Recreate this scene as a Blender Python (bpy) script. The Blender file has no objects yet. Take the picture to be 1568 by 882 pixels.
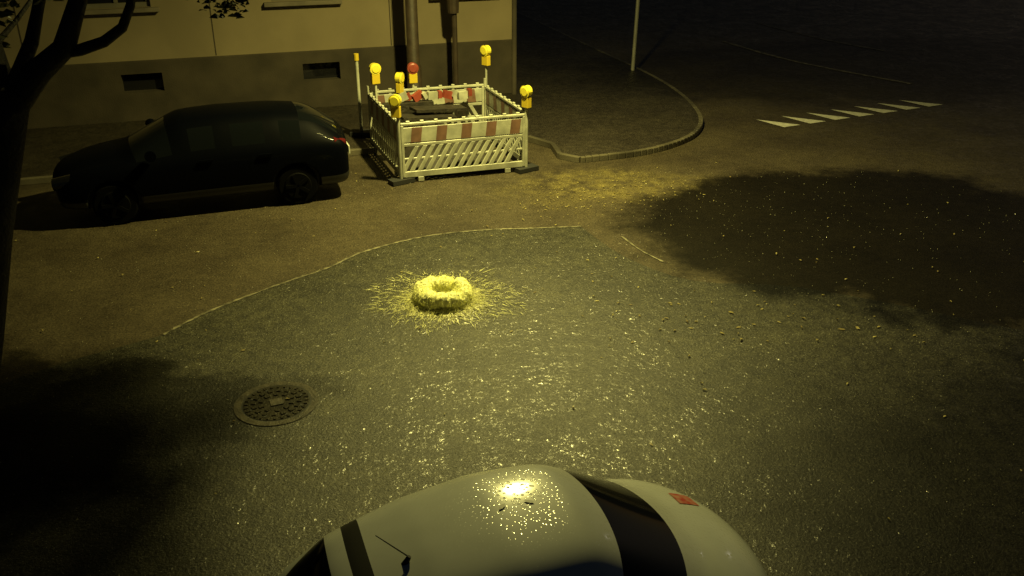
import bpy, math, random
from mathutils import Vector, Matrix, noise as mnoise
random.seed(7)
D=bpy.data
scene=bpy.context.scene
rad=math.radians

# ---------------------------------------------------------------- helpers
def newmat(name,color=(.5,.5,.5),rough=.5,metal=0,spec=.5,coat=0,bump=0,bscale=40,var=0,vscale=3,col2=None,emit=None,es=0):
    m=D.materials.new(name); m.use_nodes=True
    nt=m.node_tree; b=nt.nodes['Principled BSDF']
    b.inputs['Base Color'].default_value=(*color,1)
    b.inputs['Roughness'].default_value=rough
    b.inputs['Metallic'].default_value=metal
    b.inputs['Specular IOR Level'].default_value=spec
    b.inputs['Coat Weight'].default_value=coat
    tc=nt.nodes.new('ShaderNodeTexCoord')
    if var>0 or col2:
        n=nt.nodes.new('ShaderNodeTexNoise'); n.inputs['Scale'].default_value=vscale; n.inputs['Detail'].default_value=5
        nt.links.new(tc.outputs['Object'],n.inputs['Vector'])
        mr=nt.nodes.new('ShaderNodeMapRange'); mr.inputs['From Min'].default_value=.35; mr.inputs['From Max'].default_value=.65
        nt.links.new(n.outputs['Fac'],mr.inputs['Value'])
        mx=nt.nodes.new('ShaderNodeMix'); mx.data_type='RGBA'
        c2=col2 if col2 else tuple(c*(1-var) for c in color)
        mx.inputs['A'].default_value=(*color,1); mx.inputs['B'].default_value=(*c2,1)
        nt.links.new(mr.outputs['Result'],mx.inputs['Factor'])
        nt.links.new(mx.outputs['Result'],b.inputs['Base Color'])
    if bump>0:
        n=nt.nodes.new('ShaderNodeTexNoise'); n.inputs['Scale'].default_value=bscale; n.inputs['Detail'].default_value=3
        nt.links.new(tc.outputs['Object'],n.inputs['Vector'])
        bp=nt.nodes.new('ShaderNodeBump'); bp.inputs['Strength'].default_value=bump; bp.inputs['Distance'].default_value=.02
        nt.links.new(n.outputs['Fac'],bp.inputs['Height']); nt.links.new(bp.outputs['Normal'],b.inputs['Normal'])
    if emit:
        b.inputs['Emission Color'].default_value=(*emit,1); b.inputs['Emission Strength'].default_value=es
    return m

class MB:
    def __init__(s,name,mats): s.n=name; s.v=[]; s.f=[]; s.m=[]; s.mats=mats
    def add(s,vs,fs,mi=0):
        o=len(s.v); s.v+= [tuple(v) for v in vs]
        for f in fs: s.f.append([o+i for i in f]); s.m.append(mi)
    def box(s,c,size,mi=0,M=None):
        hx,hy,hz=[q/2 for q in size]
        vs=[Vector((x,y,z)) for x in(-hx,hx) for y in(-hy,hy) for z in(-hz,hz)]
        if M: vs=[M@v for v in vs]
        vs=[v+Vector(c) for v in vs]
        s.add(vs,[(0,1,3,2),(4,6,7,5),(0,4,5,1),(2,3,7,6),(0,2,6,4),(1,5,7,3)],mi)
    def tube(s,pts,rs,n=10,mi=0,cap=True):
        pts=[Vector(p) for p in pts]
        if not hasattr(rs,'__len__'): rs=[rs]*len(pts)
        vs=[];fs=[]
        for i,p in enumerate(pts):
            d=(pts[min(i+1,len(pts)-1)]-pts[max(i-1,0)]).normalized()
            a=d.cross(Vector((0,0,1)))
            if a.length<.05: a=d.cross(Vector((1,0,0)))
            a.normalize(); b=d.cross(a)
            for k in range(n):
                t=2*math.pi*k/n
                vs.append(p+(a*math.cos(t)+b*math.sin(t))*rs[i])
        for i in range(len(pts)-1):
            for k in range(n):
                fs.append((i*n+k,i*n+(k+1)%n,(i+1)*n+(k+1)%n,(i+1)*n+k))
        if cap:
            fs.append(tuple(range(n))); fs.append(tuple((len(pts)-1)*n+k for k in range(n)))
        s.add(vs,fs,mi)
    def poly(s,vs,mi=0): s.add(vs,[tuple(range(len(vs)))],mi)
    def bit(s,c,q,mi=0):
        M=Matrix.Rotation(random.uniform(0,6),3,'X')@Matrix.Rotation(random.uniform(0,6),3,'Z')
        vv=[M@Vector(a)*q+Vector(c) for a in((1,0,0),(-1,0,0),(0,1,0),(0,-1,0),(0,0,1),(0,0,-1))]
        s.add(vv,[(0,2,4),(2,1,4),(1,3,4),(3,0,4),(2,0,5),(1,2,5),(3,1,5),(0,3,5)],mi)
    def obj(s,parent=None,smooth=False,bevel=0):
        me=D.meshes.new(s.n); me.from_pydata(s.v,[],s.f)
        for m in s.mats: me.materials.append(m)
        for p,mi in zip(me.polygons,s.m): p.material_index=mi; p.use_smooth=smooth
        me.update()
        o=D.objects.new(s.n,me); scene.collection.objects.link(o)
        if parent: o.parent=parent
        if bevel:
            b=o.modifiers.new('bev','BEVEL'); b.width=bevel; b.segments=2; b.limit_method='ANGLE'
        return o
def empty(name,loc=(0,0,0),rz=0):
    e=D.objects.new(name,None); e.location=loc; e.rotation_euler=(0,0,rz); e.empty_display_size=.3
    scene.collection.objects.link(e); return e

# ---------------------------------------------------------------- ground materials
def ground_mat(name,colA,colB,gloss,bstr,bsc,rough,bdist=.01,speck=.10,sand_light_pool=False,film=.3,mott=.6):
    m=D.materials.new(name); m.use_nodes=True; nt=m.node_tree; N=nt.nodes; L=nt.links
    b=N['Principled BSDF']
    tc=N.new('ShaderNodeTexCoord')
    def noise(scale,detail=4,rough_=.6,dist=0):
        n=N.new('ShaderNodeTexNoise'); n.inputs['Scale'].default_value=scale; n.inputs['Detail'].default_value=detail; n.inputs['Roughness'].default_value=rough_; n.inputs['Distortion'].default_value=dist
        L.new(tc.outputs['Object'],n.inputs['Vector']); return n
    def mrange(sock,a,b_,c,d,smooth=False):
        r=N.new('ShaderNodeMapRange'); r.inputs['From Min'].default_value=a; r.inputs['From Max'].default_value=b_; r.inputs['To Min'].default_value=c; r.inputs['To Max'].default_value=d
        if smooth: r.interpolation_type='SMOOTHSTEP'
        L.new(sock,r.inputs['Value']); return r.outputs[0]
    def mul(a,c):
        q=N.new('ShaderNodeMath'); q.operation='MULTIPLY'; L.new(a,q.inputs[0])
        if isinstance(c,(int,float)): q.inputs[1].default_value=c
        else: L.new(c,q.inputs[1])
        return q.outputs[0]
    wn=noise(.9,5,.65)
    sub=N.new('ShaderNodeVectorMath'); sub.operation='SUBTRACT'; sub.inputs[1].default_value=(.5,.5,.5)
    L.new(wn.outputs['Color'],sub.inputs[0])
    sc=N.new('ShaderNodeVectorMath'); sc.operation='MULTIPLY'; sc.inputs[1].default_value=(2.6,2.6,0)
    L.new(sub.outputs[0],sc.inputs[0])
    ad=N.new('ShaderNodeVectorMath'); ad.operation='ADD'
    L.new(tc.outputs['Object'],ad.inputs[0]); L.new(sc.outputs[0],ad.inputs[1])
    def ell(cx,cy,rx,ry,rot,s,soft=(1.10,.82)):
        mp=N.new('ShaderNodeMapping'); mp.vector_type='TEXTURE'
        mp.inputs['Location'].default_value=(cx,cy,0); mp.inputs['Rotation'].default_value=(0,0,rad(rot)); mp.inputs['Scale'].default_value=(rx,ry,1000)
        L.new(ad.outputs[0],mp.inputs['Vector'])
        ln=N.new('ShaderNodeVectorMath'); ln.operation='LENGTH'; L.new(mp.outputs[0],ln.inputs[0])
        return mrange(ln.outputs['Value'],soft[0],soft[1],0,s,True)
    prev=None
    for p in SHADE_ELLIPSES:
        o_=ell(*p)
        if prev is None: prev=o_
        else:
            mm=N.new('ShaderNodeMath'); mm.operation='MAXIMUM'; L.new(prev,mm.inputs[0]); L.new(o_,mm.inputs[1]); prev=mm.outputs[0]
    shade=prev  # mask of painted shade, darkens the asphalt colour below
    n1=noise(.55,7,.68)
    mx=N.new('ShaderNodeMix'); mx.data_type='RGBA'; mx.inputs['A'].default_value=(*colA,1); mx.inputs['B'].default_value=(*colB,1); L.new(mrange(n1.outputs['Fac'],.38,.64,0,1),mx.inputs['Factor'])
    col=mx.outputs['Result']
    if sand_light_pool:  # spilled sand, with the lamp's pool of light painted into its colour
        ms=N.new('ShaderNodeMix'); ms.data_type='RGBA'; L.new(col,ms.inputs['A']); ms.inputs['B'].default_value=(.16,.13,.045,1)
        e1=ell(1.55,14.25,1.7,.9,12,1.0,(1.4,.2)); ng=noise(3,7,.8)
        L.new(mul(e1,mrange(ng.outputs['Fac'],.40,.66,0,1)),ms.inputs['Factor']); col=ms.outputs['Result']
    n2=noise(42,4,.8)
    n10=noise(7,5,.75)
    m2=N.new('ShaderNodeVectorMath'); m2.operation='SCALE'; L.new(col,m2.inputs[0])
    L.new(mul(mrange(n2.outputs['Fac'],.36,.66,.2,1.95),mrange(n10.outputs['Fac'],.36,.64,1-mott*.6,1+mott*.6)),m2.inputs['Scale'])
    n6=noise(75,1,.5)
    s6=N.new('ShaderNodeVectorMath'); s6.operation='SCALE'; s6.inputs[0].default_value=(speck,speck*.95,speck*.75); L.new(mrange(n6.outputs['Fac'],.62,.70,0,1),s6.inputs['Scale'])
    a6=N.new('ShaderNodeVectorMath'); a6.operation='ADD'; L.new(m2.outputs[0],a6.inputs[0]); L.new(s6.outputs[0],a6.inputs[1])
    m3=N.new('ShaderNodeVectorMath'); m3.operation='SCALE'; L.new(a6.outputs[0],m3.inputs[0]); L.new(mrange(shade,0,1,1,.12),m3.inputs['Scale'])
    L.new(m3.outputs[0],b.inputs['Base Color'])
    b.inputs['Roughness'].default_value=rough
    L.new(mrange(shade,0,1,gloss,gloss*.4),b.inputs['Specular IOR Level'])
    bp=N.new('ShaderNodeBump'); bp.inputs['Strength'].default_value=bstr; bp.inputs['Distance'].default_value=bdist
    n4=noise(bsc,4,.75)
    L.new(n4.outputs['Fac'],bp.inputs['Height']); L.new(bp.outputs['Normal'],b.inputs['Normal'])
    n8=noise(1.7,6,.72)
    f=mul(mrange(n8.outputs['Fac'],.42,.60,.10,1),mrange(n10.outputs['Fac'],.44,.58,.1,1))
    f=mul(mul(f,film),mrange(shade,0,1,1,.25))
    L.new(f,b.inputs['Coat Weight']); b.inputs['Coat Roughness'].default_value=.17; b.inputs['Coat IOR'].default_value=1.33
    n9=noise(15,2.5,.5,.6)
    b9=N.new('ShaderNodeBump'); b9.inputs['Strength'].default_value=1; b9.inputs['Distance'].default_value=.030
    L.new(n9.outputs['Fac'],b9.inputs['Height']); L.new(b9.outputs['Normal'],b.inputs['Coat Normal'])
    return m
SHADE_ELLIPSES=[(5.2,12.4,3.7,2.8,8,1.0),(-5.0,7.2,3.0,1.25,5,.8),(7.2,6.6,2.6,5.0,-15,.95,(1.3,.6)),(-6.5,3.2,2.2,2.6,0,.8),(10,24,9,4.0,10,.6),(5.2,5.6,3.4,2.8,0,.85,(1.35,.5)),(6.6,10.6,2.6,1.8,0,1.0)]  # tree shade and dark road areas painted into asphalt colour as ellipses
M_road=ground_mat('asphalt_road',(.064,.051,.030),(.034,.026,.016),.35,.5,50,.5,speck=.06,sand_light_pool=True,film=.5,mott=.4)
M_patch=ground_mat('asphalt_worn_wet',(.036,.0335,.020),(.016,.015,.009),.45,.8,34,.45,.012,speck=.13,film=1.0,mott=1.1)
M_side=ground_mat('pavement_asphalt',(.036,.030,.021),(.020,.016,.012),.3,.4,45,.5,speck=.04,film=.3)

def sheet(name,pts,z,mat):
    mb=MB(name,[mat]); mb.poly([(x,y,z) for x,y in pts]); return mb.obj()
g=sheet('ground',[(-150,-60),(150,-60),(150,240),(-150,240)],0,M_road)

TH=rad(18); dx,dy=math.cos(TH),math.sin(TH)
def smoothpts(p,n=8):
    out=[]
    P=[p[0]]+list(p)+[p[-1]]
    for i in range(1,len(P)-2):
        for k in range(n):
            t=k/n; a,b,c,d=P[i-1],P[i],P[i+1],P[i+2]
            out.append(tuple(.5*((2*b[j])+(-a[j]+c[j])*t+(2*a[j]-5*b[j]+4*c[j]-d[j])*t*t+(-a[j]+3*b[j]-3*c[j]+d[j])*t**3) for j in (0,1)))
    out.append(tuple(p[-1])); return out
joint=smoothpts([(-3.9,9.05),(-3.55,9.65),(-2.9,10.4),(-2.4,10.9),(-2.0,11.45),(-1.23,12.0),(-.4,12.25),(.4,12.33),(1.0,12.4)])
rest=smoothpts([(1.0,12.4),(1.5,11.3),(2.3,10.5),(3.6,10.3),(5.5,9.3),(7.5,8),(9,5),(9,-4),(-8,-4),(-7.5,4),(-5.5,7.6),(-3.9,9.05)],4)
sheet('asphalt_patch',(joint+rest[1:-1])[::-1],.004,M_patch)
M_joint=newmat('joint_concrete',(.24,.22,.15),.5,col2=(.05,.045,.03),vscale=9,bump=.3)
mb=MB('road_edging',[M_joint])
def strip(mb,pts,w,z,zt=None,mi=0,jit=0):
    L=[];R=[]
    for i,p in enumerate(pts):
        a=Vector(pts[max(i-1,0)]);b=Vector(pts[min(i+1,len(pts)-1)]);d=(b-a).normalized();n=Vector((-d.y,d.x))
        ww=w*(.6+.8*random.random()); j=random.uniform(-jit,jit)
        L.append((p[0]+n.x*(ww/2+j),p[1]+n.y*(ww/2+j),z));R.append((p[0]-n.x*(ww/2-j),p[1]-n.y*(ww/2-j),z))
    for i in range(len(pts)-1): mb.poly([R[i],R[i+1],L[i+1],L[i]],mi)
strip(mb,smoothpts(joint,3),.036,.009,jit=.006)
strip(mb,smoothpts([(1.55,12.0),(1.75,11.5),(2.0,11.1)]),.03,.009)
mb.obj()

# ---------------------------------------------------------------- pavement with kerb
kerb=[(-40,4.0),(-12,13.0),(-5.3,15.18),(-.6,16.7),(.3,16.9),(.75,16.4),(.85,15.75),(1.2,15.52)]
kc=smoothpts([(1.2,15.52),(2.3,15.95),(3.1,16.6),(3.6,17.4),(3.85,18.5),(3.8,20.2),(3.4,22.3),(2.4,25.5)],8)
kerb=kerb+kc[1:]+[(-9,62)]
mb=MB('pavement',[M_side])
kz=.10
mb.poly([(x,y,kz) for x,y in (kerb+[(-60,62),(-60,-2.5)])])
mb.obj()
M_kerb=newmat('kerb_granite',(.13,.115,.08),.4,col2=(.022,.019,.014),vscale=.8,bump=.3,bscale=60)
mb=MB('kerb',[M_kerb])
for i in range(len(kerb)-1):
    a=Vector(kerb[i]);b=Vector(kerb[i+1]);Ls=(b-a).length;k=max(1,round(Ls/1.0))
    d=(b-a)/Ls;ang=math.atan2(d.y,d.x)
    for j in range(k):
        c=a+d*(Ls*(j+.5)/k)
        mb.box((c.x,c.y,kz/2+.001+random.uniform(-.003,.003)),(Ls/k-.008,.09,kz+.012),0,Matrix.Rotation(ang,3,'Z'))
mb.obj(bevel=.012)

# ---------------------------------------------------------------- road markings
M_paint=newmat('road_paint',(.80,.78,.70),.5,var=.35,vscale=14,bump=.2)
mb=MB('road_marking',[M_paint])
a=Vector((5.42,17.86));b=Vector((9.0,19.55));d=(b-a).normalized();n=Vector((-d.y,d.x))
for i in range(7):
    p=a+(b-a)*i/6
    q=p+d*.42; t=p-d*.12+n*.72
    mb.poly([(p.x,p.y,.008),(q.x,q.y,.008),(t.x,t.y,.008)])
mb.obj()
M_oldp=newmat('road_paint_worn',(.28,.25,.20),.55,col2=(.05,.045,.04),vscale=9)
mb=MB('worn_lane_line',[M_oldp])
strip(mb,smoothpts([(6.2,27.5),(7.5,24.5),(9.5,21.8)],12),.12,.008)
strip(mb,smoothpts([(8.0,31),(9.2,28),(10.4,26)],12),.14,.008)
mb.obj()

# ---------------------------------------------------------------- manhole
M_iron=newmat('cast_iron',(.045,.04,.028),.38,metal=.5,bump=.3,bscale=50,var=.5,vscale=6)
M_ring=newmat('manhole_frame',(.07,.06,.04),.45,var=.6,vscale=8,bump=.3)
M_gap=newmat('dark_gap',(.008,.008,.007),.6)
def disc(mb,cx,cy,z,r0,r1,n=64,mi=0):
    for k in range(n):
        t0,t1=2*math.pi*k/n,2*math.pi*(k+1)/n
        q=[(cx+r1*math.cos(t0),cy+r1*math.sin(t0),z),(cx+r1*math.cos(t1),cy+r1*math.sin(t1),z)]
        if r0>0: q+=[(cx+r0*math.cos(t1),cy+r0*math.sin(t1),z),(cx+r0*math.cos(t0),cy+r0*math.sin(t0),z)]
        else: q+=[(cx,cy,z)]
        mb.poly(q,mi)
def manhole(name,x,y):
    mb=MB(name,[M_iron,M_ring,M_gap])
    disc(mb,0,0,.012,.335,.405,mi=1); disc(mb,0,0,.010,.318,.335,mi=2); disc(mb,0,0,.014,0,.318,mi=0)
    for k in range(28):
        t=2*math.pi*k/28; r=.29
        mb.box((r*math.cos(t),r*math.sin(t),.017),(.035,.022,.010),0,Matrix.Rotation(t,3,'Z'))
    for r,nn in((.22,16),(.15,10)):
        for k in range(nn):
            t=2*math.pi*(k+.3)/nn
            mb.box((r*math.cos(t),r*math.sin(t),.018),(.045,.04,.012),0,Matrix.Rotation(t,3,'Z'))
    mb.box((0,0,.018),(.12,.12,.012),1)
    for k in range(8):
        t=2*math.pi*k/8+.2
        mb.box((.255*math.cos(t),.255*math.sin(t),.0155),(.03,.03,.004),2)
    o=mb.obj(); o.location=(x,y,0); o.rotation_euler=(0,0,.4); return o
manhole('manhole_cover',-2.3,7.62)

# ---------------------------------------------------------------- water fountain out of manhole
M_foam=newmat('foaming_water',(.95,.94,.44),.5,spec=.4,bump=.6,bscale=60)
M_spray=newmat('water_spray',(.85,.83,.42),.3)
M_film=newmat('water_film',(.30,.29,.16),.25,col2=(.05,.045,.026),vscale=14,bump=.8,bscale=30)
FX,FY=-.83,9.95
fe=empty('water_fountain',(FX,FY,0))
mb=MB('foam_ring',[M_foam])
NU,NV=220,32;vs=[];fs=[]
def ringr(u):
    return .104*(1-.42*math.exp(-((u-1.05)/.15)**2))*(1+.16*mnoise.noise(Vector((math.cos(u)*2.3,math.sin(u)*2.3,4))))
for i in range(NU):
    u=2*math.pi*i/NU
    for j in range(NV):
        v=2*math.pi*j/NV
        R=.25; r=ringr(u)
        P=Vector((math.cos(u)*(R+r*math.cos(v)),math.sin(u)*(R+r*math.cos(v)),r*math.sin(v)))
        nn=mnoise.noise(P*9)*.026+mnoise.noise(P*23+Vector((3,1,2)))*.018+mnoise.noise(P*55)*.010
        rr=r+nn
        vs.append(((R+rr*math.cos(v))*math.cos(u),(R+rr*math.cos(v))*math.sin(u),.09*r/.096+rr*.95*math.sin(v)+.012*math.sin(u*3)))
for i in range(NU):
    for j in range(NV):
        fs.append((i*NV+j,((i+1)%NU)*NV+j,((i+1)%NU)*NV+(j+1)%NV,i*NV+(j+1)%NV))
mb.add(vs,fs); mb.obj(fe,smooth=True)
mb=MB('froth',[M_foam,M_spray])
for i in range(4200):
    u=random.uniform(0,6.283);v=random.uniform(-.9,3.8);R=.25;r=ringr(u)+random.expovariate(1/.012)-.006
    mb.bit(((R+r*math.cos(v))*math.cos(u),(R+r*math.cos(v))*math.sin(u),.096+r*math.sin(v)),random.uniform(.002,.0065))
for i in range(4600):
    u=random.uniform(0,6.283);r=.30+random.expovariate(1/.09)
    mb.bit((r*math.cos(u),r*math.sin(u),.012+max(0,.06-(r-.3)*.3)*random.random()),random.uniform(.0025,.007),random.choice((0,1)))
mb.obj(fe,smooth=True)
mb=MB('water_jets',[M_foam,M_spray])
for i in range(500):
    t=random.uniform(0,2*math.pi); r0=random.uniform(.22,.34)
    L=min(random.expovariate(1/.03)+.01,.12)
    h0=random.uniform(.06,.18)
    p=[]
    for k in range(4):
        s=k/3; p.append(((r0+L*s)*math.cos(t),(r0+L*s)*math.sin(t),max(.01,h0+.06*s-.11*s*s)))
    w=random.uniform(.0015,.0035)
    mb.tube(p,[w,w*.9,w*.6,w*.2],4,0,False)
mb.obj(fe,smooth=True)
mb=MB('splash_streaks',[M_foam,M_spray,M_film])
for i in range(2600):
    t=random.uniform(0,2*math.pi)
    lobe=.85+.6*mnoise.noise(Vector((math.cos(t)*2.6,math.sin(t)*2.6,0)))+.4*abs(math.cos(t))
    r0=.30+random.random()**1.5*.50*lobe
    L=min(random.expovariate(1/.04)+.012,.2)*lobe; w=random.uniform(.0015,.0045)
    c,s_=math.cos(t),math.sin(t); r1=r0+L; z=random.uniform(.012,.03)
    jt=random.uniform(-.08,.08); c2,s2=math.cos(t+jt),math.sin(t+jt)
    mb.poly([(r0*c-w*s_,r0*s_+w*c,z),(r0*c+w*s_,r0*s_-w*c,z),(r1*c2,r1*s2,.0125)],random.choice((0,1,1,2,2)))
for i in range(2800):
    t=random.uniform(0,2*math.pi); r=.33+random.expovariate(1/.22); z=random.uniform(.012,.05)
    mb.bit((r*math.cos(t),r*math.sin(t),z),random.uniform(.0018,.005),random.choice((0,1)))
mb.obj(fe)
mb=MB('water_film_on_road',[M_film])
pts=[]
for k in range(120):
    t=2*math.pi*k/120; r=.50+.16*mnoise.noise(Vector((math.cos(t)*3,math.sin(t)*3,1)))+random.uniform(-.08,.08)
    pts.append((r*math.cos(t),r*math.sin(t),.010))
mb.poly(pts); mb.obj(fe)
mb=MB('rain_splash_glints',[newmat('splash_glint_water',(.6,.58,.42),.15)])  # pale rain-splash bits, also standing in for glints on the road
for i in range(6500):
    x=random.gauss(.8,3.4);y=random.uniform(4.8,15)
    if random.random()<.45: x=random.gauss(-.1,1.3);y=random.gauss(7.6,1.4)
    mb.bit((x,y,random.uniform(.008,.02)),random.uniform(.0016,.0056))
mb.obj()

# ---------------------------------------------------------------- apartment building
M_wall=newmat('painted_render',(.27,.22,.13),.85,var=.22,vscale=.8,bump=.15,bscale=60)
M_plinth=newmat('plinth_render',(.065,.052,.034),.85,var=.4,vscale=1.6,bump=.3,bscale=40)
M_sill=newmat('stone_sill',(.20,.17,.12),.7,var=.3)
M_glassd=newmat('window_glass',(.012,.012,.014),.06,spec=.6)
M_frame=newmat('window_frame',(.2,.18,.13),.5,var=.2)
M_roof=newmat('roof_tiles',(.12,.05,.035),.8,var=.3)
be=empty('apartment_building',(0.02,20.5,0),TH)
W0,W1,HT=-26,0,10.6
def facade(mb,s0,s1,z0,z1,y,holes,depth,mi=0):
    S=sorted({s0,s1,*[h[0] for h in holes],*[h[1] for h in holes]}); Z=sorted({z0,z1,*[h[2] for h in holes],*[h[3] for h in holes]})
    for i in range(len(S)-1):
        for j in range(len(Z)-1):
            cs,cz=(S[i]+S[i+1])/2,(Z[j]+Z[j+1])/2
            if any(h[0]<cs<h[1] and h[2]<cz<h[3] for h in holes): continue
            mb.poly([(S[i],y,Z[j]),(S[i+1],y,Z[j]),(S[i+1],y,Z[j+1]),(S[i],y,Z[j+1])],mi)
    for h in holes:
        a,b,c,d=h;y2=y+depth
        mb.poly([(a,y,c),(a,y2,c),(a,y2,d),(a,y,d)],mi);mb.poly([(b,y,c),(b,y,d),(b,y2,d),(b,y2,c)],mi)
        mb.poly([(a,y,c),(b,y,c),(b,y2,c),(a,y2,c)],mi);mb.poly([(a,y,d),(a,y2,d),(b,y2,d),(b,y,d)],mi)
cent=[-1.1,-4.45,-7.95,-11.5,-15,-18.5,-22]
holes=[(c-.62,c+.62,z,z+1.6) for c in cent for z in (2.27,5.2,8.1)]
mb=MB('walls',[M_wall,M_plinth])
facade(mb,W0,W1,1.27,HT,0,holes,.16)
bh=[(c+.25-.38,c+.25+.38,.66,1.02) for c in cent[1:]]
facade(mb,W0,W1,0,1.25,-.05,bh,.22,1)
mb.poly([(W0,-.05,1.25),(W1,-.05,1.25),(W1,0,1.27),(W0,0,1.27)],1)
mb.poly([(W1,0,1.27),(W1,12,1.27),(W1,12,HT),(W1,0,HT)]);mb.poly([(W1,-.05,0),(W1,12,0),(W1,12,1.265),(W1,-.05,1.25)],1)
mb.poly([(W0,0,0),(W0,12,0),(W0,12,HT),(W0,0,HT)]);mb.poly([(W0,12,0),(W1,12,0),(W1,12,HT),(W0,12,HT)])
mb.obj(be)
mb=MB('windows',[M_glassd,M_frame])
for a,b,c,d in holes:
    mb.poly([(a,.15,c),(b,.15,c),(b,.15,d),(a,.15,d)],0)
    for (cx,cz,sx,sz) in (((a+b)/2,c+.04,b-a,.08),((a+b)/2,d-.04,b-a,.08),(a+.04,(c+d)/2,.08,d-c-.17),(b-.04,(c+d)/2,.08,d-c-.17),((a+b)/2,(c+d)/2,.07,d-c-.17)):
        mb.box((cx,.12,cz),(sx,.05,sz),1)
for a,b,c,d in bh: mb.poly([(a,.16,c),(b,.16,c),(b,.16,d),(a,.16,d)],0)
mb.obj(be)
mb=MB('sills',[M_sill])
for a,b,c,d in holes: mb.box(((a+b)/2,-.05,c-.045),(b-a+.3,.16,.08))
mb.obj(be,bevel=.008)
mb=MB('downpipe',[M_plinth])
mb.tube([(-.02,-.16,0.1),(-.02,-.16,HT)],.05,10); mb.obj(be,smooth=True)
mb=MB('wall_grooves',[M_plinth])
for s in (-2.7,-6.25,-9.7,-13.2): mb.box((s,-.002,(1.27+HT)/2),(.02,.012,HT-1.3))
mb.obj(be)
mb=MB('roof',[M_roof])
mb.add([(W0-.3,-.5,HT),(W1+.3,-.5,HT),(W1+.3,12.5,HT),(W0-.3,12.5,HT),(W0-.3,6,HT+3.4),(W1+.3,6,HT+3.4)],[(0,1,5,4),(2,3,4,5),(1,2,5),(0,4,3),(0,3,2,1)])
mb.obj(be)

# ---------------------------------------------------------------- barrier enclosure
M_wp=newmat('white_plastic',(.50,.50,.40),.42,var=.4,vscale=4,bump=.05)
M_rp=newmat('red_reflective',(.22,.12,.085),.45,var=.35,vscale=7)
M_red=newmat('red_plastic',(.30,.06,.04),.4,var=.3,vscale=7)
M_yl=newmat('yellow_plastic',(.60,.44,.03),.4)
M_lens=newmat('amber_lens',(.8,.68,.06),.15,coat=.5)
M_rub=newmat('black_rubber',(.02,.02,.02),.7)
def lampon(mb,x,y,z,rz=0,red=False):
    R=Matrix.Rotation(rz,3,'Z')
    mb.box((x,y,z+.09),(.15,.09,.18),2,R)
    a=R@Vector((0,-.05,0))
    mi=5 if not red else 6
    mb.tube([(x+a.x,y+a.y,z+.27),(x-a.x,y-a.y,z+.27)],[.095,.095],18,mi)
    mb.tube([(x+a.x*1.3,y+a.y*1.3,z+.27),(x+a.x*.9,y+a.y*.9,z+.27)],[.06,.1],18,mi)
def panel(parent,name,A,B,z0=0):
    A=Vector(A);B=Vector(B);L=(B-A).length;ang=math.atan2((B-A).y,(B-A).x)
    mb=MB(name,[M_wp,M_rp,M_yl,M_rub])
    L-=.06
    T=.036
    mb.box((0,0,.98),(L,.05,.04),0)
    mb.box((0,0,.80),(L-.08,T,.25),0)
    mb.box((0,0,.14),(L,.045,.10),0); mb.box((0,0,.635),(L-.08,T,.05),0)
    for sx in(-1,1): mb.box((sx*(L/2-.02),0,.53),(.045,.055,.86),0)
    for k in range(9):
        mb.box((-L/2+.12+k*(L-.24)/8,0,.9425),(.05,.03,.035),0)
        mb.box((-L/2+.12+k*(L-.24)/8,0,1.015),(.06,.04,.03),0)
    n=5
    for k in range(n):
        cx=-L/2+L*(k+.6)/n
        for sy in(-1,1):
            mb.add([(cx-.10,sy*(T/2+.003),.678),(cx+.07,sy*(T/2+.003),.678),(cx+.10,sy*(T/2+.003),.922),(cx-.07,sy*(T/2+.003),.922)],[(0,1,2,3)],1)
    k=-L/2+.02
    while k<L/2-.24:
        x0,x1=k,k+.24
        w=.038
        mb.add([(x0-w,-T/2,.19),(x0+w,-T/2,.19),(x1+w,-T/2,.61),(x1-w,-T/2,.61),(x0-w,T/2,.19),(x0+w,T/2,.19),(x1+w,T/2,.61),(x1-w,T/2,.61)],
               [(0,1,2,3),(4,7,6,5),(0,4,5,1),(3,2,6,7),(0,3,7,4),(1,5,6,2)],0)
        k+=.135
    mb.box((0,0,.40),(L-.08,.02,.035),0)
    mb.box((-L/2+.3,0,.05),(.1,.05,.08),0);mb.box((L/2-.3,0,.05),(.1,.05,.08),0)
    o=mb.obj(parent); c=(A+B)/2; o.location=(c.x,c.y,z0); o.rotation_euler=(0,0,ang)
    b=o.modifiers.new('b','BEVEL'); b.width=.006; b.segments=1; b.limit_method='ANGLE'
    return o
FL=(-1.82,14.38);FR=(.24,15.03);BR=(-.50,17.05);BL=(-2.58,16.42)
ce=empty('construction_barrier')
panel(ce,'front_panel',FL,FR);panel(ce,'side_panel_right',FR,BR,.02);panel(ce,'back_panel',BR,BL,.05);panel(ce,'side_panel_left',BL,FL,.02)
mb=MB('posts_and_feet',[M_wp,M_rp,M_yl,M_rub,M_plinth])
for (x,y) in(FL,FR,BR,BL):
    mb.tube([(x,y,.05),(x,y,1.15)],.03,10,0); mb.box((x,y,.045),(.40,.20,.07),3,Matrix.Rotation(TH+.3,3,'Z'))
mb.obj(ce)
def wl(i,x,y,z,rz=TH,red=False,post=None):
    e=empty('warning_lamp',(0,0,0))
    mb=MB('lamp_body',[M_wp,M_rp,M_yl,M_rub,M_plinth,M_lens,M_red])
    if post is not None: mb.tube([(x,y,post),(x,y,z+.02)],.022,8,0)
    lampon(mb,x,y,z,rz,red=red); mb.obj(e,bevel=.008)
wl(0,FL[0]-.03,FL[1],1.10,rz=TH-.5)
wl(1,FR[0],FR[1],1.10,rz=TH-1.1)
wl(2,BR[0]+.02,BR[1]+.05,1.38,rz=TH-1.1,post=.1)
wl(3,BL[0]+.14,BL[1]-.05,1.2,rz=TH+.2,post=.9)
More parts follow.
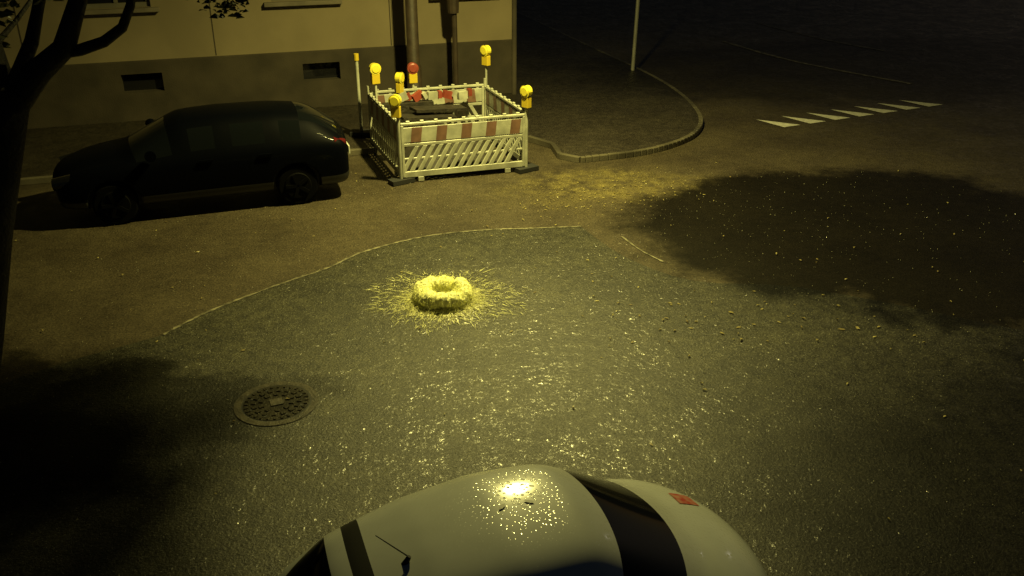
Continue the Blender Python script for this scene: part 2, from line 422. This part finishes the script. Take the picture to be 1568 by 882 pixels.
wl(4,BL[0]+.55,BL[1]+.12,1.0,rz=TH+.9,post=.9)
wl(5,BL[0]+.78,BL[1]+.25,1.15,rz=TH,red=True,post=.9)
mb=MB('marker_post',[M_wp,M_yl,M_rub])
mb.tube([(-2.85,16.95,.1),(-2.85,16.95,1.55)],.03,10,0); mb.tube([(-2.85,16.95,1.5),(-2.85,16.95,1.62)],.045,10,1); mb.box((-2.85,16.95,.14),(.4,.25,.08),2)
mb.obj(smooth=False)
M_dirt=newmat('wet_soil',(.03,.024,.016),.7,var=.5,vscale=8,bump=.8,bscale=20)
mb=MB('excavated_soil',[M_dirt])
n=22;vs=[];fs=[]
c0=Vector(FL);ex=(Vector(FR)-Vector(FL));ey=(Vector(BL)-Vector(FL))
for i in range(n+1):
    for j in range(n+1):
        a=.06+.88*i/n;b=.06+.88*j/n;p=c0+ex*a+ey*b
        e=min(a-.06,.94-a,b-.06,.94-b)*6; e=min(1,e)
        h=.03+e*(.28+.30*mnoise.noise(Vector((a*4,b*4,.3)))+.08*mnoise.noise(Vector((a*15,b*15,.9))))
        vs.append((p.x,p.y,.02+max(0,h)))
for i in range(n):
    for j in range(n): fs.append((i*(n+1)+j,(i+1)*(n+1)+j,(i+1)*(n+1)+j+1,i*(n+1)+j+1))
mb.add(vs,fs);mb.obj(smooth=True)
mb=MB('stacked_barrier_boards',[M_wp,M_red,M_dirt])
p0=c0+ex*.25+ey*.88
for k in range(5):
    p=p0+ex*(.13*k)
    M=Matrix.Rotation(TH+random.uniform(-.4,.4),3,'Z')@Matrix.Rotation(random.uniform(-.5,.5),3,'Y')
    mb.box((p.x,p.y,.95+random.uniform(-.03,.05)),(.2,.08,.14),1 if k%2 else 0,M)
    mb.box((p.x+.12,p.y+.03,.97),(.07,.085,.13),0 if k%2 else 1,M)
for k in range(3):
    p=c0+ex*(.28+.12*k)+ey*(.55+.1*k)
    mb.box((p.x,p.y,.62+.08*k),(1.0,.32,.05),2,Matrix.Rotation(TH+.1*k,3,'Z')@Matrix.Rotation(.08,3,'Y'))
mb.box((p0.x+.1,p0.y,.5),(.9,.2,.75),2,Matrix.Rotation(TH,3,'Z'))
mb.obj()

# ---------------------------------------------------------------- poles
M_pole=newmat('rusty_pole',(.055,.038,.024),.6,var=.4,vscale=6,bump=.2)
M_galv=newmat('galvanised',(.42,.41,.36),.45,metal=.3,var=.2)
LX,LY,LZ=.25,13.3,6.6
le=empty('street_lamp')
PX,PY=-2.0,18.8
mb=MB('pole',[M_pole])
mb.tube([(PX,PY,.1),(PX,PY,1.0),(PX,PY,1.05),(PX,PY,7.2)],[.16,.15,.125,.10],14)
arm=[(PX,PY,7.0)]
for k in range(1,9):
    t=k/8; arm.append((PX+(LX-PX)*t,PY+(LY-PY)*t,7.0+.55*math.sin(t*math.pi*.6)-.28*t))
mb.tube(arm,[.06]*5+[.045]*4,10); mb.obj(le,smooth=True)
M_bulb=newmat('sodium_bulb',(.9,.8,.4),.4,emit=(1,.85,.3),es=30)
mb=MB('luminaire',[M_galv,M_bulb])
ez=arm[-1][2]
mb.tube([(LX,LY,ez+.05),(LX,LY,LZ+.35),(LX,LY,LZ+.30),(LX,LY,LZ+.16)],[.05,.08,.2,.3],20,0,False)
mb.obj(le,smooth=True)
mb=MB('bulb',[M_bulb]); mb.tube([(LX,LY,LZ+.30),(LX,LY,LZ+.20)],[.05,.05],12); mb.obj(le,smooth=True)
mb=MB('traffic_sign',[M_pole,M_galv,M_rp])
SX,SY=-1.18,19.3
mb.tube([(SX,SY,.1),(SX,SY,3.4)],.055,10,0)
mb.tube([(SX-.02,SY,2.0),(SX-.02,SY,2.6)],[.11,.14],12,0)
a=Matrix.Rotation(rad(60),3,'Z')
n_=a@Vector((0,-.015,0))
mb.tube([(SX+n_.x,SY+n_.y,3.1),(SX-n_.x,SY-n_.y,3.1)],[.3,.3],28,1)
mb.obj(smooth=False)
mb=MB('sign_post',[M_galv]); mb.tube([(3.0,22.9,.1),(3.10,22.9,4.6)],.045,10,0)
mb.box((3.10,22.9,4.3),(.5,.02,.5),0)
mb.obj()

# ---------------------------------------------------------------- cars
def paint(name,col,rough,coat,bump,spec=.3,vs_=60,cr=.05):
    m=newmat(name,col,rough,coat=coat,spec=spec); nt=m.node_tree;b=nt.nodes['Principled BSDF'];b.inputs['Coat Roughness'].default_value=cr
    tc=nt.nodes.new('ShaderNodeTexCoord');v=nt.nodes.new('ShaderNodeTexVoronoi');v.inputs['Scale'].default_value=vs_
    nt.links.new(tc.outputs['Object'],v.inputs['Vector'])
    mr=nt.nodes.new('ShaderNodeMapRange');mr.inputs['From Min'].default_value=.42;mr.inputs['From Max'].default_value=.05;nt.links.new(v.outputs['Distance'],mr.inputs['Value'])
    bp=nt.nodes.new('ShaderNodeBump');bp.inputs['Strength'].default_value=bump;bp.inputs['Distance'].default_value=.0016
    nt.links.new(mr.outputs[0],bp.inputs['Height']);nt.links.new(bp.outputs['Normal'],b.inputs['Coat Normal'])
    n=nt.nodes.new('ShaderNodeTexNoise');n.inputs['Scale'].default_value=5;n.inputs['Detail'].default_value=5;nt.links.new(tc.outputs['Object'],n.inputs['Vector'])
    r2=nt.nodes.new('ShaderNodeMapRange');r2.inputs['To Min'].default_value=.85;r2.inputs['To Max'].default_value=1.08;nt.links.new(n.outputs['Fac'],r2.inputs['Value'])
    s=nt.nodes.new('ShaderNodeVectorMath');s.operation='SCALE';s.inputs[0].default_value=col;nt.links.new(r2.outputs[0],s.inputs['Scale']);nt.links.new(s.outputs[0],b.inputs['Base Color'])
    return m
M_white=paint('white_car_paint',(.82,.85,.82),.45,1.0,1.0,vs_=40,cr=.13)
M_dark=paint('dark_car_paint',(.0012,.0016,.003),.5,.04,.2,spec=.03)
M_cglass=newmat('car_glass',(.004,.005,.006),.06,spec=.3)
M_trim=newmat('black_trim',(.012,.012,.012),.5)
M_rim=newmat('alloy_rim',(.3,.3,.3),.35,metal=.8)
M_rimd=newmat('dark_rim',(.003,.003,.003),.7,spec=.05)
M_rubd=newmat('tyre_rubber',(.003,.003,.003),.8,spec=.05)
M_tail=newmat('tail_lamp',(.35,.01,.01),.15,coat=.6)
M_head=newmat('head_lamp',(.5,.5,.48),.08,coat=.8)
M_taild=newmat('tail_lamp_dark',(.07,.006,.006),.2,coat=.3)
M_headd=newmat('head_lamp_dark',(.008,.008,.008),.1,coat=.1)
M_plate=newmat('number_plate',(.6,.6,.5),.4)

def car(name,body,stations,side_win,ws,rw,blacks,wheels,wr,loc,rz,hw,rim,rub):
    e=empty(name,loc,rz)
    mb=MB('body',[body,M_cglass,M_trim])
    rings=[]
    for (x,bow,wm,wb,zb,wr_,zr,z0) in stations:
        half=[(0,zr+.02),(wr_*.55,zr+.008),(wr_,zr-.05),(wb,zb),(wm,zb-.16),(wm,z0+.16),(wm*.93,z0),(0,z0)]
        ring=[]
        def P(y,z,k):
            bx=bow*(1-(abs(y)/max(wm,.01))**2)
            if k>=4: bx*=.8
            return (x+bx,y,z)
        for k,(y,z) in enumerate(half): ring.append(P(y,z,k))
        for k in range(6,0,-1): ring.append(P(-half[k][0],half[k][1],k))
        rings.append(ring)
    n=14
    allv=[p for r in rings for p in r]
    fs=[];ms=[]
    for i in range(len(rings)-1):
        for k in range(n):
            seg=k if k<7 else 13-k
            mi=0
            if seg==2 and i in side_win: mi=1
            if seg in(0,1) and i in ws: mi=1
            if seg in(0,1) and i in rw: mi=1
            if seg in(0,1) and i in blacks: mi=2
            if seg>=5 : mi=2
            fs.append((i*n+k,i*n+(k+1)%n,(i+1)*n+(k+1)%n,(i+1)*n+k));ms.append(mi)
    fs.append(tuple(range(n)));ms.append(0);fs.append(tuple((len(rings)-1)*n+k for k in range(n))[::-1]);ms.append(0)
    mb.v+=allv;mb.f+=fs;mb.m+=ms
    b=mb.obj(e,smooth=True)
    import bmesh
    bm=bmesh.new();bm.from_mesh(b.data);bmesh.ops.recalc_face_normals(bm,faces=bm.faces);bm.to_mesh(b.data);bm.free()
    s=b.modifiers.new('sub','SUBSURF');s.levels=3;s.render_levels=3
    cm=MB('cutter',[M_trim])
    for wx in wheels:
        for sy in(-1,1): cm.tube([(wx,sy*(hw-.26),wr),(wx,sy*(hw+.3),wr)],[wr+.055]*2,40,0)
    c=cm.obj(e)
    bo=b.modifiers.new('arch','BOOLEAN');bo.operation='DIFFERENCE';bo.object=c;bo.solver='EXACT'
    bpy.context.view_layer.update()
    dg=bpy.context.evaluated_depsgraph_get();me=D.meshes.new_from_object(b.evaluated_get(dg))
    b.modifiers.clear();b.data=me
    D.objects.remove(c,do_unlink=True)
    mb=MB('wheels',[rub,rim])
    for wx in wheels:
        for sy in(-1,1):
            y0,y1=sy*(hw-.22),sy*(hw-.025)
            mb.tube([(wx,y0,wr),(wx,y0+sy*.02,wr),(wx,y1-sy*.02,wr),(wx,y1,wr)],[wr-.03,wr,wr,wr-.03],36,0)
            mb.tube([(wx,y1,wr),(wx,y1+sy*.012,wr)],[wr*.66,wr*.62],30,1)
            for k in range(5):
                t=k*2*math.pi/5
                mb.box((wx+math.cos(t)*wr*.33,y1+sy*.018,wr+math.sin(t)*wr*.33),(wr*.55,.02,.05),1,Matrix.Rotation(-t,3,'Y'))
    mb.obj(e,smooth=False)
    return e,b
def onto(obj_parts,body,off=.004):
    for o in obj_parts:
        s=o.modifiers.new('sw','SHRINKWRAP');s.target=body;s.offset=off;s.wrap_method='PROJECT';s.use_project_z=True;s.use_negative_direction=True;s.use_positive_direction=True
# white city car  (x,bow,wmid,wbelt,zbelt,wroof,zroof,z0)
ST=[(-1.34,-.06,.60,.58,.62,.45,.66,.34),
 (-1.31,-.08,.72,.70,.80,.52,.84,.26),
 (-1.23,-.08,.79,.75,.91,.58,.99,.20),
 (-1.04,-.07,.81,.77,.97,.49,1.25,.18),
 (-.96,-.07,.81,.775,.98,.47,1.35,.18),
 (-.85,-.06,.81,.775,.985,.475,1.395,.18),
 (-.815,-.05,.81,.775,.985,.48,1.41,.18),
 (-.56,0,.81,.78,.98,.53,1.48,.18),
 (-.50,0,.81,.78,.98,.53,1.49,.18),
 (-.15,0,.81,.78,.97,.56,1.53,.18),
 (-.07,0,.81,.78,.97,.56,1.535,.18),
 (.18,.14,.81,.78,.96,.55,1.52,.18),
 (.26,.17,.81,.78,.955,.54,1.495,.18),
 (.74,.34,.82,.79,.97,.67,1.13,.18),
 (.80,.35,.82,.79,.965,.69,1.10,.18),
 (1.10,.28,.82,.77,.93,.68,1.03,.18),
 (1.34,.22,.79,.71,.83,.60,.91,.20),
 (1.46,.18,.72,.62,.67,.48,.73,.24),
 (1.52,.14,.60,.50,.50,.38,.55,.32)]
CX,CY,CR=0.01,4.08,rad(20)
wc,wb_=car('white_hatchback_car',M_white,ST,{6,8,10,12},{12},{2,3},{5},(-.80,1.02),.29,(CX,CY,0),CR,.81,M_rim,M_rub)
def gridpatch(name,par,mat,x0,x1,y0,y1,z,nx=6,ny=6,rot=0):
    mb=MB(name,[mat] if not isinstance(mat,list) else mat)
    c=Vector(((x0+x1)/2,(y0+y1)/2));R=Matrix.Rotation(rot,2)
    def P(i,j):
        v=Vector((x0+(x1-x0)*i/nx,y0+(y1-y0)*j/ny))-c; v=R@v+c; return (v.x,v.y,z)
    vs=[P(i,j) for i in range(nx+1) for j in range(ny+1)]
    fs=[(i*(ny+1)+j,(i+1)*(ny+1)+j,(i+1)*(ny+1)+j+1,i*(ny+1)+j+1) for i in range(nx) for j in range(ny)]
    mb.add(vs,fs);return mb.obj(par,smooth=True)
M_stick=newmat('red_sticker',(.55,.03,.02),.5,col2=(.62,.30,.2),vscale=22)
onto([gridpatch('sticker',wc,M_stick,1.22,1.37,.24,.39,1.5)],wb_,.004)
mb=MB('antenna_and_details',[M_trim,M_head,M_tail,M_white,M_plate])
mb.tube([(-.66,-.13,1.455),(-.63,-.13,1.505)],[.02,.012],10,0)
mb.tube([(-.63,-.13,1.50),(-.78,-.02,1.60)],[.004,.0025],8,0)
for sy in(-1,1):
    mb.tube([(.50,sy*.79,.88),(.45,sy*.86,.91)],[.05,.07],12,3); mb.tube([(.45,sy*.86,.91),(.42,sy*.89,.91)],[.07,.04],12,3)
    mb.tube([(1.36,sy*.60,.66),(1.55,sy*.57,.62)],[.12,.09],16,1)
    mb.tube([(-1.14,sy*.68,.80),(-1.32,sy*.62,.76)],[.10,.08],14,2)
mb.box((1.70,0,.38),(.02,.5,.11),4)
mb.obj(wc,smooth=False)
M_leafd=newmat('wet_leaf_dark',(.03,.028,.012),.4)
for nm,(x,y,r) in {'leaf_1':(-.06,.03,.7),'leaf_2':(.10,.03,-.6)}.items():
    mb=MB(nm,[M_leafd]); vs=[(math.cos(r)*a-math.sin(r)*b+x,math.sin(r)*a+math.cos(r)*b+y,1.6) for a,b in((-.03,0),(-.008,.013),(.02,.010),(.035,0),(.015,-.012),(-.012,-.011))]
    mb.poly(vs);o=mb.obj(wc);onto([o],wb_,.006)

SD=[(-2.12,-.05,.66,.62,.66,.5,.72,.36),
 (-2.08,-.07,.80,.76,.86,.6,.93,.26),
 (-1.98,-.08,.86,.80,.97,.62,1.02,.2),
 (-1.62,-.07,.87,.81,.98,.57,1.28,.2),
 (-1.42,-.05,.87,.81,.98,.56,1.34,.2),
 (-1.05,0,.87,.82,.97,.575,1.375,.2),
 (-.97,0,.87,.82,.97,.575,1.38,.2),
 (-.30,0,.87,.82,.96,.58,1.385,.2),
 (-.22,0,.87,.82,.96,.58,1.385,.2),
 (.24,.05,.87,.82,.94,.56,1.36,.2),
 (.34,.07,.87,.82,.93,.55,1.33,.2),
 (1.02,.14,.87,.80,.90,.62,.96,.2),
 (1.10,.15,.87,.79,.89,.63,.93,.2),
 (1.60,.14,.86,.76,.83,.58,.87,.2),
 (1.92,.13,.82,.70,.72,.52,.77,.22),
 (2.04,.12,.74,.62,.58,.45,.64,.26),
 (2.08,.10,.62,.5,.48,.4,.52,.34)]
dc,db=car('dark_parked_car',M_dark,SD,{4,6,8,10},{10},{2,3},set(),(-1.28,1.32),.31,(-4.76,13.70,0),math.pi+TH+.03,.87,M_rimd,M_rubd)
mb=MB('lights_and_plate',[M_taild,M_headd,M_plate,M_trim,M_dark])
for sy in(-1,1):
    mb.tube([(-1.87,sy*.72,.90),(-2.06,sy*.67,.87)],[.09,.06],14,0)
    mb.tube([(1.85,sy*.62,.64),(2.10,sy*.58,.62)],[.12,.09],14,1)
    mb.tube([(.72,sy*.84,.98),(.74,sy*.98,1.01)],[.06,.08],12,4)
    mb.box((-.0,sy*.875,.84),(.2,.03,.03),4);mb.box((-.85,sy*.875,.85),(.2,.03,.03),4)
mb.box((-2.20,0,.62),(.02,.52,.12),2)
mb.obj(dc,smooth=False)

# ---------------------------------------------------------------- tree
M_bark=newmat('bark',(.020,.016,.012),.8,var=.4,vscale=8,bump=.8,bscale=25)
M_leaf=newmat('tree_leaves',(.05,.065,.02),.5,col2=(.09,.09,.03),vscale=4)
te=empty('street_tree')
mb=MB('trunk_and_limbs',[M_bark])
def limb(pts,r0,r1,n=10):
    k=len(pts);mb.tube(pts,[r0+(r1-r0)*i/(k-1) for i in range(k)],n)
limb([(-5.30,7.45,0),(-5.05,7.6,.8),(-4.76,7.7,1.74),(-4.36,7.9,3.0)],.30,.18,14)
limb([(-4.5,7.9,2.7),(-4.1,7.95,3.15),(-3.85,8,3.35),(-3.65,8,3.75),(-3.4,8.2,4.7),(-3.0,8.6,5.8)],.13,.04)
limb([(-3.95,8,3.3),(-3.72,8,3.33),(-3.5,8,3.40),(-3.32,8,3.52),(-3.22,8,3.7),(-3.15,8,3.95),(-2.9,8.4,4.4),(-2.3,9.4,4.75),(-1.6,10.5,4.75),(-.9,11.2,4.6)],.055,.02,8)  # outer end added out of view to carry the shading leaves
limb([(-2.3,9.4,4.75),(-2.1,10.2,4.6),(-2.0,11.2,4.5)],.025,.012,6)
limb([(-4.42,7.9,2.9),(-4.5,8,3.6),(-4.7,7.8,4.6),(-5,7.5,6.2)],.15,.05)
limb([(-4.3,7.9,3.05),(-4.12,8.0,3.4),(-4.02,8.1,3.75),(-3.98,8.2,4.4),(-4.1,8.8,5.6)],.07,.03,8)
limb([(-4.7,7.8,4.2),(-5.6,7.2,5.0),(-6.6,6.8,5.6)],.07,.03,8)
limb([(-4.6,7.9,3.7),(-4.9,8.6,4.4),(-5.4,9.4,5.0)],.06,.03,8)
limb([(-4.5,7.95,3.3),(-4.35,8.3,3.55),(-4.2,8.8,3.9)],.03,.012,6)
limb([(-2.9,8.4,4.4),(-2.55,8.2,4.1),(-2.42,8.1,3.7)],.018,.006,6)
limb([(-3.4,8.2,4.7),(-2.6,7.6,5.2),(-2.0,7.2,5.4)],.04,.02,6)
mb.obj(te,smooth=True)
mb=MB('foliage',[M_leaf])
def clump(c,r,nleaf,s=.07):
    c=Vector(c)
    for i in range(nleaf):
        d=Vector((random.gauss(0,1),random.gauss(0,1),random.gauss(0,.8))); d=d.normalized()*r*(random.random()**.45)
        p=c+d;q=s*random.uniform(.6,1.3)
        M=Matrix.Rotation(random.uniform(0,6.28),3,'Z')@Matrix.Rotation(random.uniform(-1.2,1.2),3,'X')
        pts=[M@Vector(v)+p for v in((-q,0,0),(-q*.2,q*.5,.01),(q*.8,q*.15,0),(q,0,-.01),(q*.7,-q*.2,0),(-q*.2,-q*.5,.01))]
        mb.poly(pts)
for i in range(30):
    c=(random.uniform(-7.2,-2.4),random.uniform(6.3,9.9),random.uniform(4.9,7.2))
    clump(c,random.uniform(.45,.85),170,.08)
for c,r,k in (((-.95,11.15,4.6),.36,160),((-1.3,11.45,4.6),.36,210),((-1.75,11.45,4.6),.42,260),((-1.5,10.9,4.6),.48,330),((-1.95,10.8,4.6),.48,330),((-2.35,10.9,4.55),.45,280),((-1.65,10.2,4.7),.42,200),((-1.15,10.45,4.7),.3,110),((-2.1,10.1,4.7),.45,230),((-2.4,9.5,4.8),.45,200),((-.76,10.85,4.65),.26,60)):  # unseen leaf clumps added between lamp and road to cast lower-left shadow
    clump(c,r,k,.075)
clump((-2.42,8.1,3.68),.15,60,.04);clump((-2.6,8.15,3.85),.22,110,.042);clump((-2.25,8.15,3.85),.16,60,.04);clump((-2.8,8.2,3.88),.14,50,.04)
clump((-4.5,8.0,3.75),.34,150,.07);clump((-4.2,8.8,3.95),.25,60,.07);clump((-4.6,8.0,3.35),.24,80,.06);clump((-4.0,8.1,3.85),.18,46,.05)
clump((-4.75,7.9,3.0),.2,40,.06);clump((-3.6,8.1,4.0),.16,26,.055)
mb.obj(te)

# ---------------------------------------------------------------- fallen leaves / litter
M_fl=newmat('fallen_leaf',(.42,.36,.14),.45,col2=(.14,.10,.04),vscale=2.5)
mb=MB('fallen_leaves',[M_fl])
def leaf(x,y,s,z=.012):
    r=random.uniform(0,6.28);tz=random.uniform(0,.02)
    pts=[(-1,0,0),(-.3,.45,1),(.5,.35,0),(1,0,1),(.4,-.4,0),(-.4,-.35,1)]
    mb.poly([(x+s*(math.cos(r)*a-math.sin(r)*b),y+s*(math.sin(r)*a+math.cos(r)*b),z+tz*c) for a,b,c in pts])
for i in range(230):
    x=.9+random.gauss(.6,.7);y=13.6+.35*(x-.9)+random.gauss(0,.5)
    leaf(x,y,random.uniform(.006,.026))
for i in range(130): leaf(random.uniform(-7,7),random.uniform(5.5,15),random.uniform(.010,.030))
for i in range(30): leaf(3.3+random.gauss(0,.8),9.3+random.gauss(0,.5),random.uniform(.015,.045))
for i in range(30): leaf(1.6+random.gauss(0,.6),9.2+random.gauss(0,.9),random.uniform(.012,.03))
mb.obj()

# ---------------------------------------------------------------- light
w=D.worlds.new('World');scene.world=w;w.use_nodes=True;nt=w.node_tree
bg=nt.nodes['Background'];sky=nt.nodes.new('ShaderNodeTexSky');sky.sky_type='NISHITA';sky.sun_disc=False
sky.sun_elevation=rad(18);sky.sun_rotation=rad(40)
nt.links.new(sky.outputs[0],bg.inputs['Color']);bg.inputs['Strength'].default_value=.0022
sl=D.lights.new('moon_sun','SUN');sl.energy=.003;sl.angle=rad(.5);sl.color=(1,.9,.75)
so=D.objects.new('moon_sun',sl);so.rotation_euler=(rad(72),0,rad(-40)+math.pi);scene.collection.objects.link(so)
pl=D.lights.new('sodium_light','SPOT');pl.energy=4900;pl.color=(1,.88,.26);pl.shadow_soft_size=.15;pl.spot_size=rad(161);pl.spot_blend=1
po=D.objects.new('sodium_light',pl);po.location=(LX,LY,LZ);po.parent=le;scene.collection.objects.link(po)

# ---------------------------------------------------------------- camera
cd=D.cameras.new('camera');co=D.objects.new('camera',cd);scene.collection.objects.link(co)
co.location=(0,0,4.8);co.rotation_euler=(rad(65),0,0)
cd.sensor_width=36;cd.lens=36*1400/1568;cd.clip_end=600;cd.clip_start=.05
scene.camera=co
scene.view_settings.view_transform='Standard';scene.view_settings.look='None';scene.view_settings.exposure=0
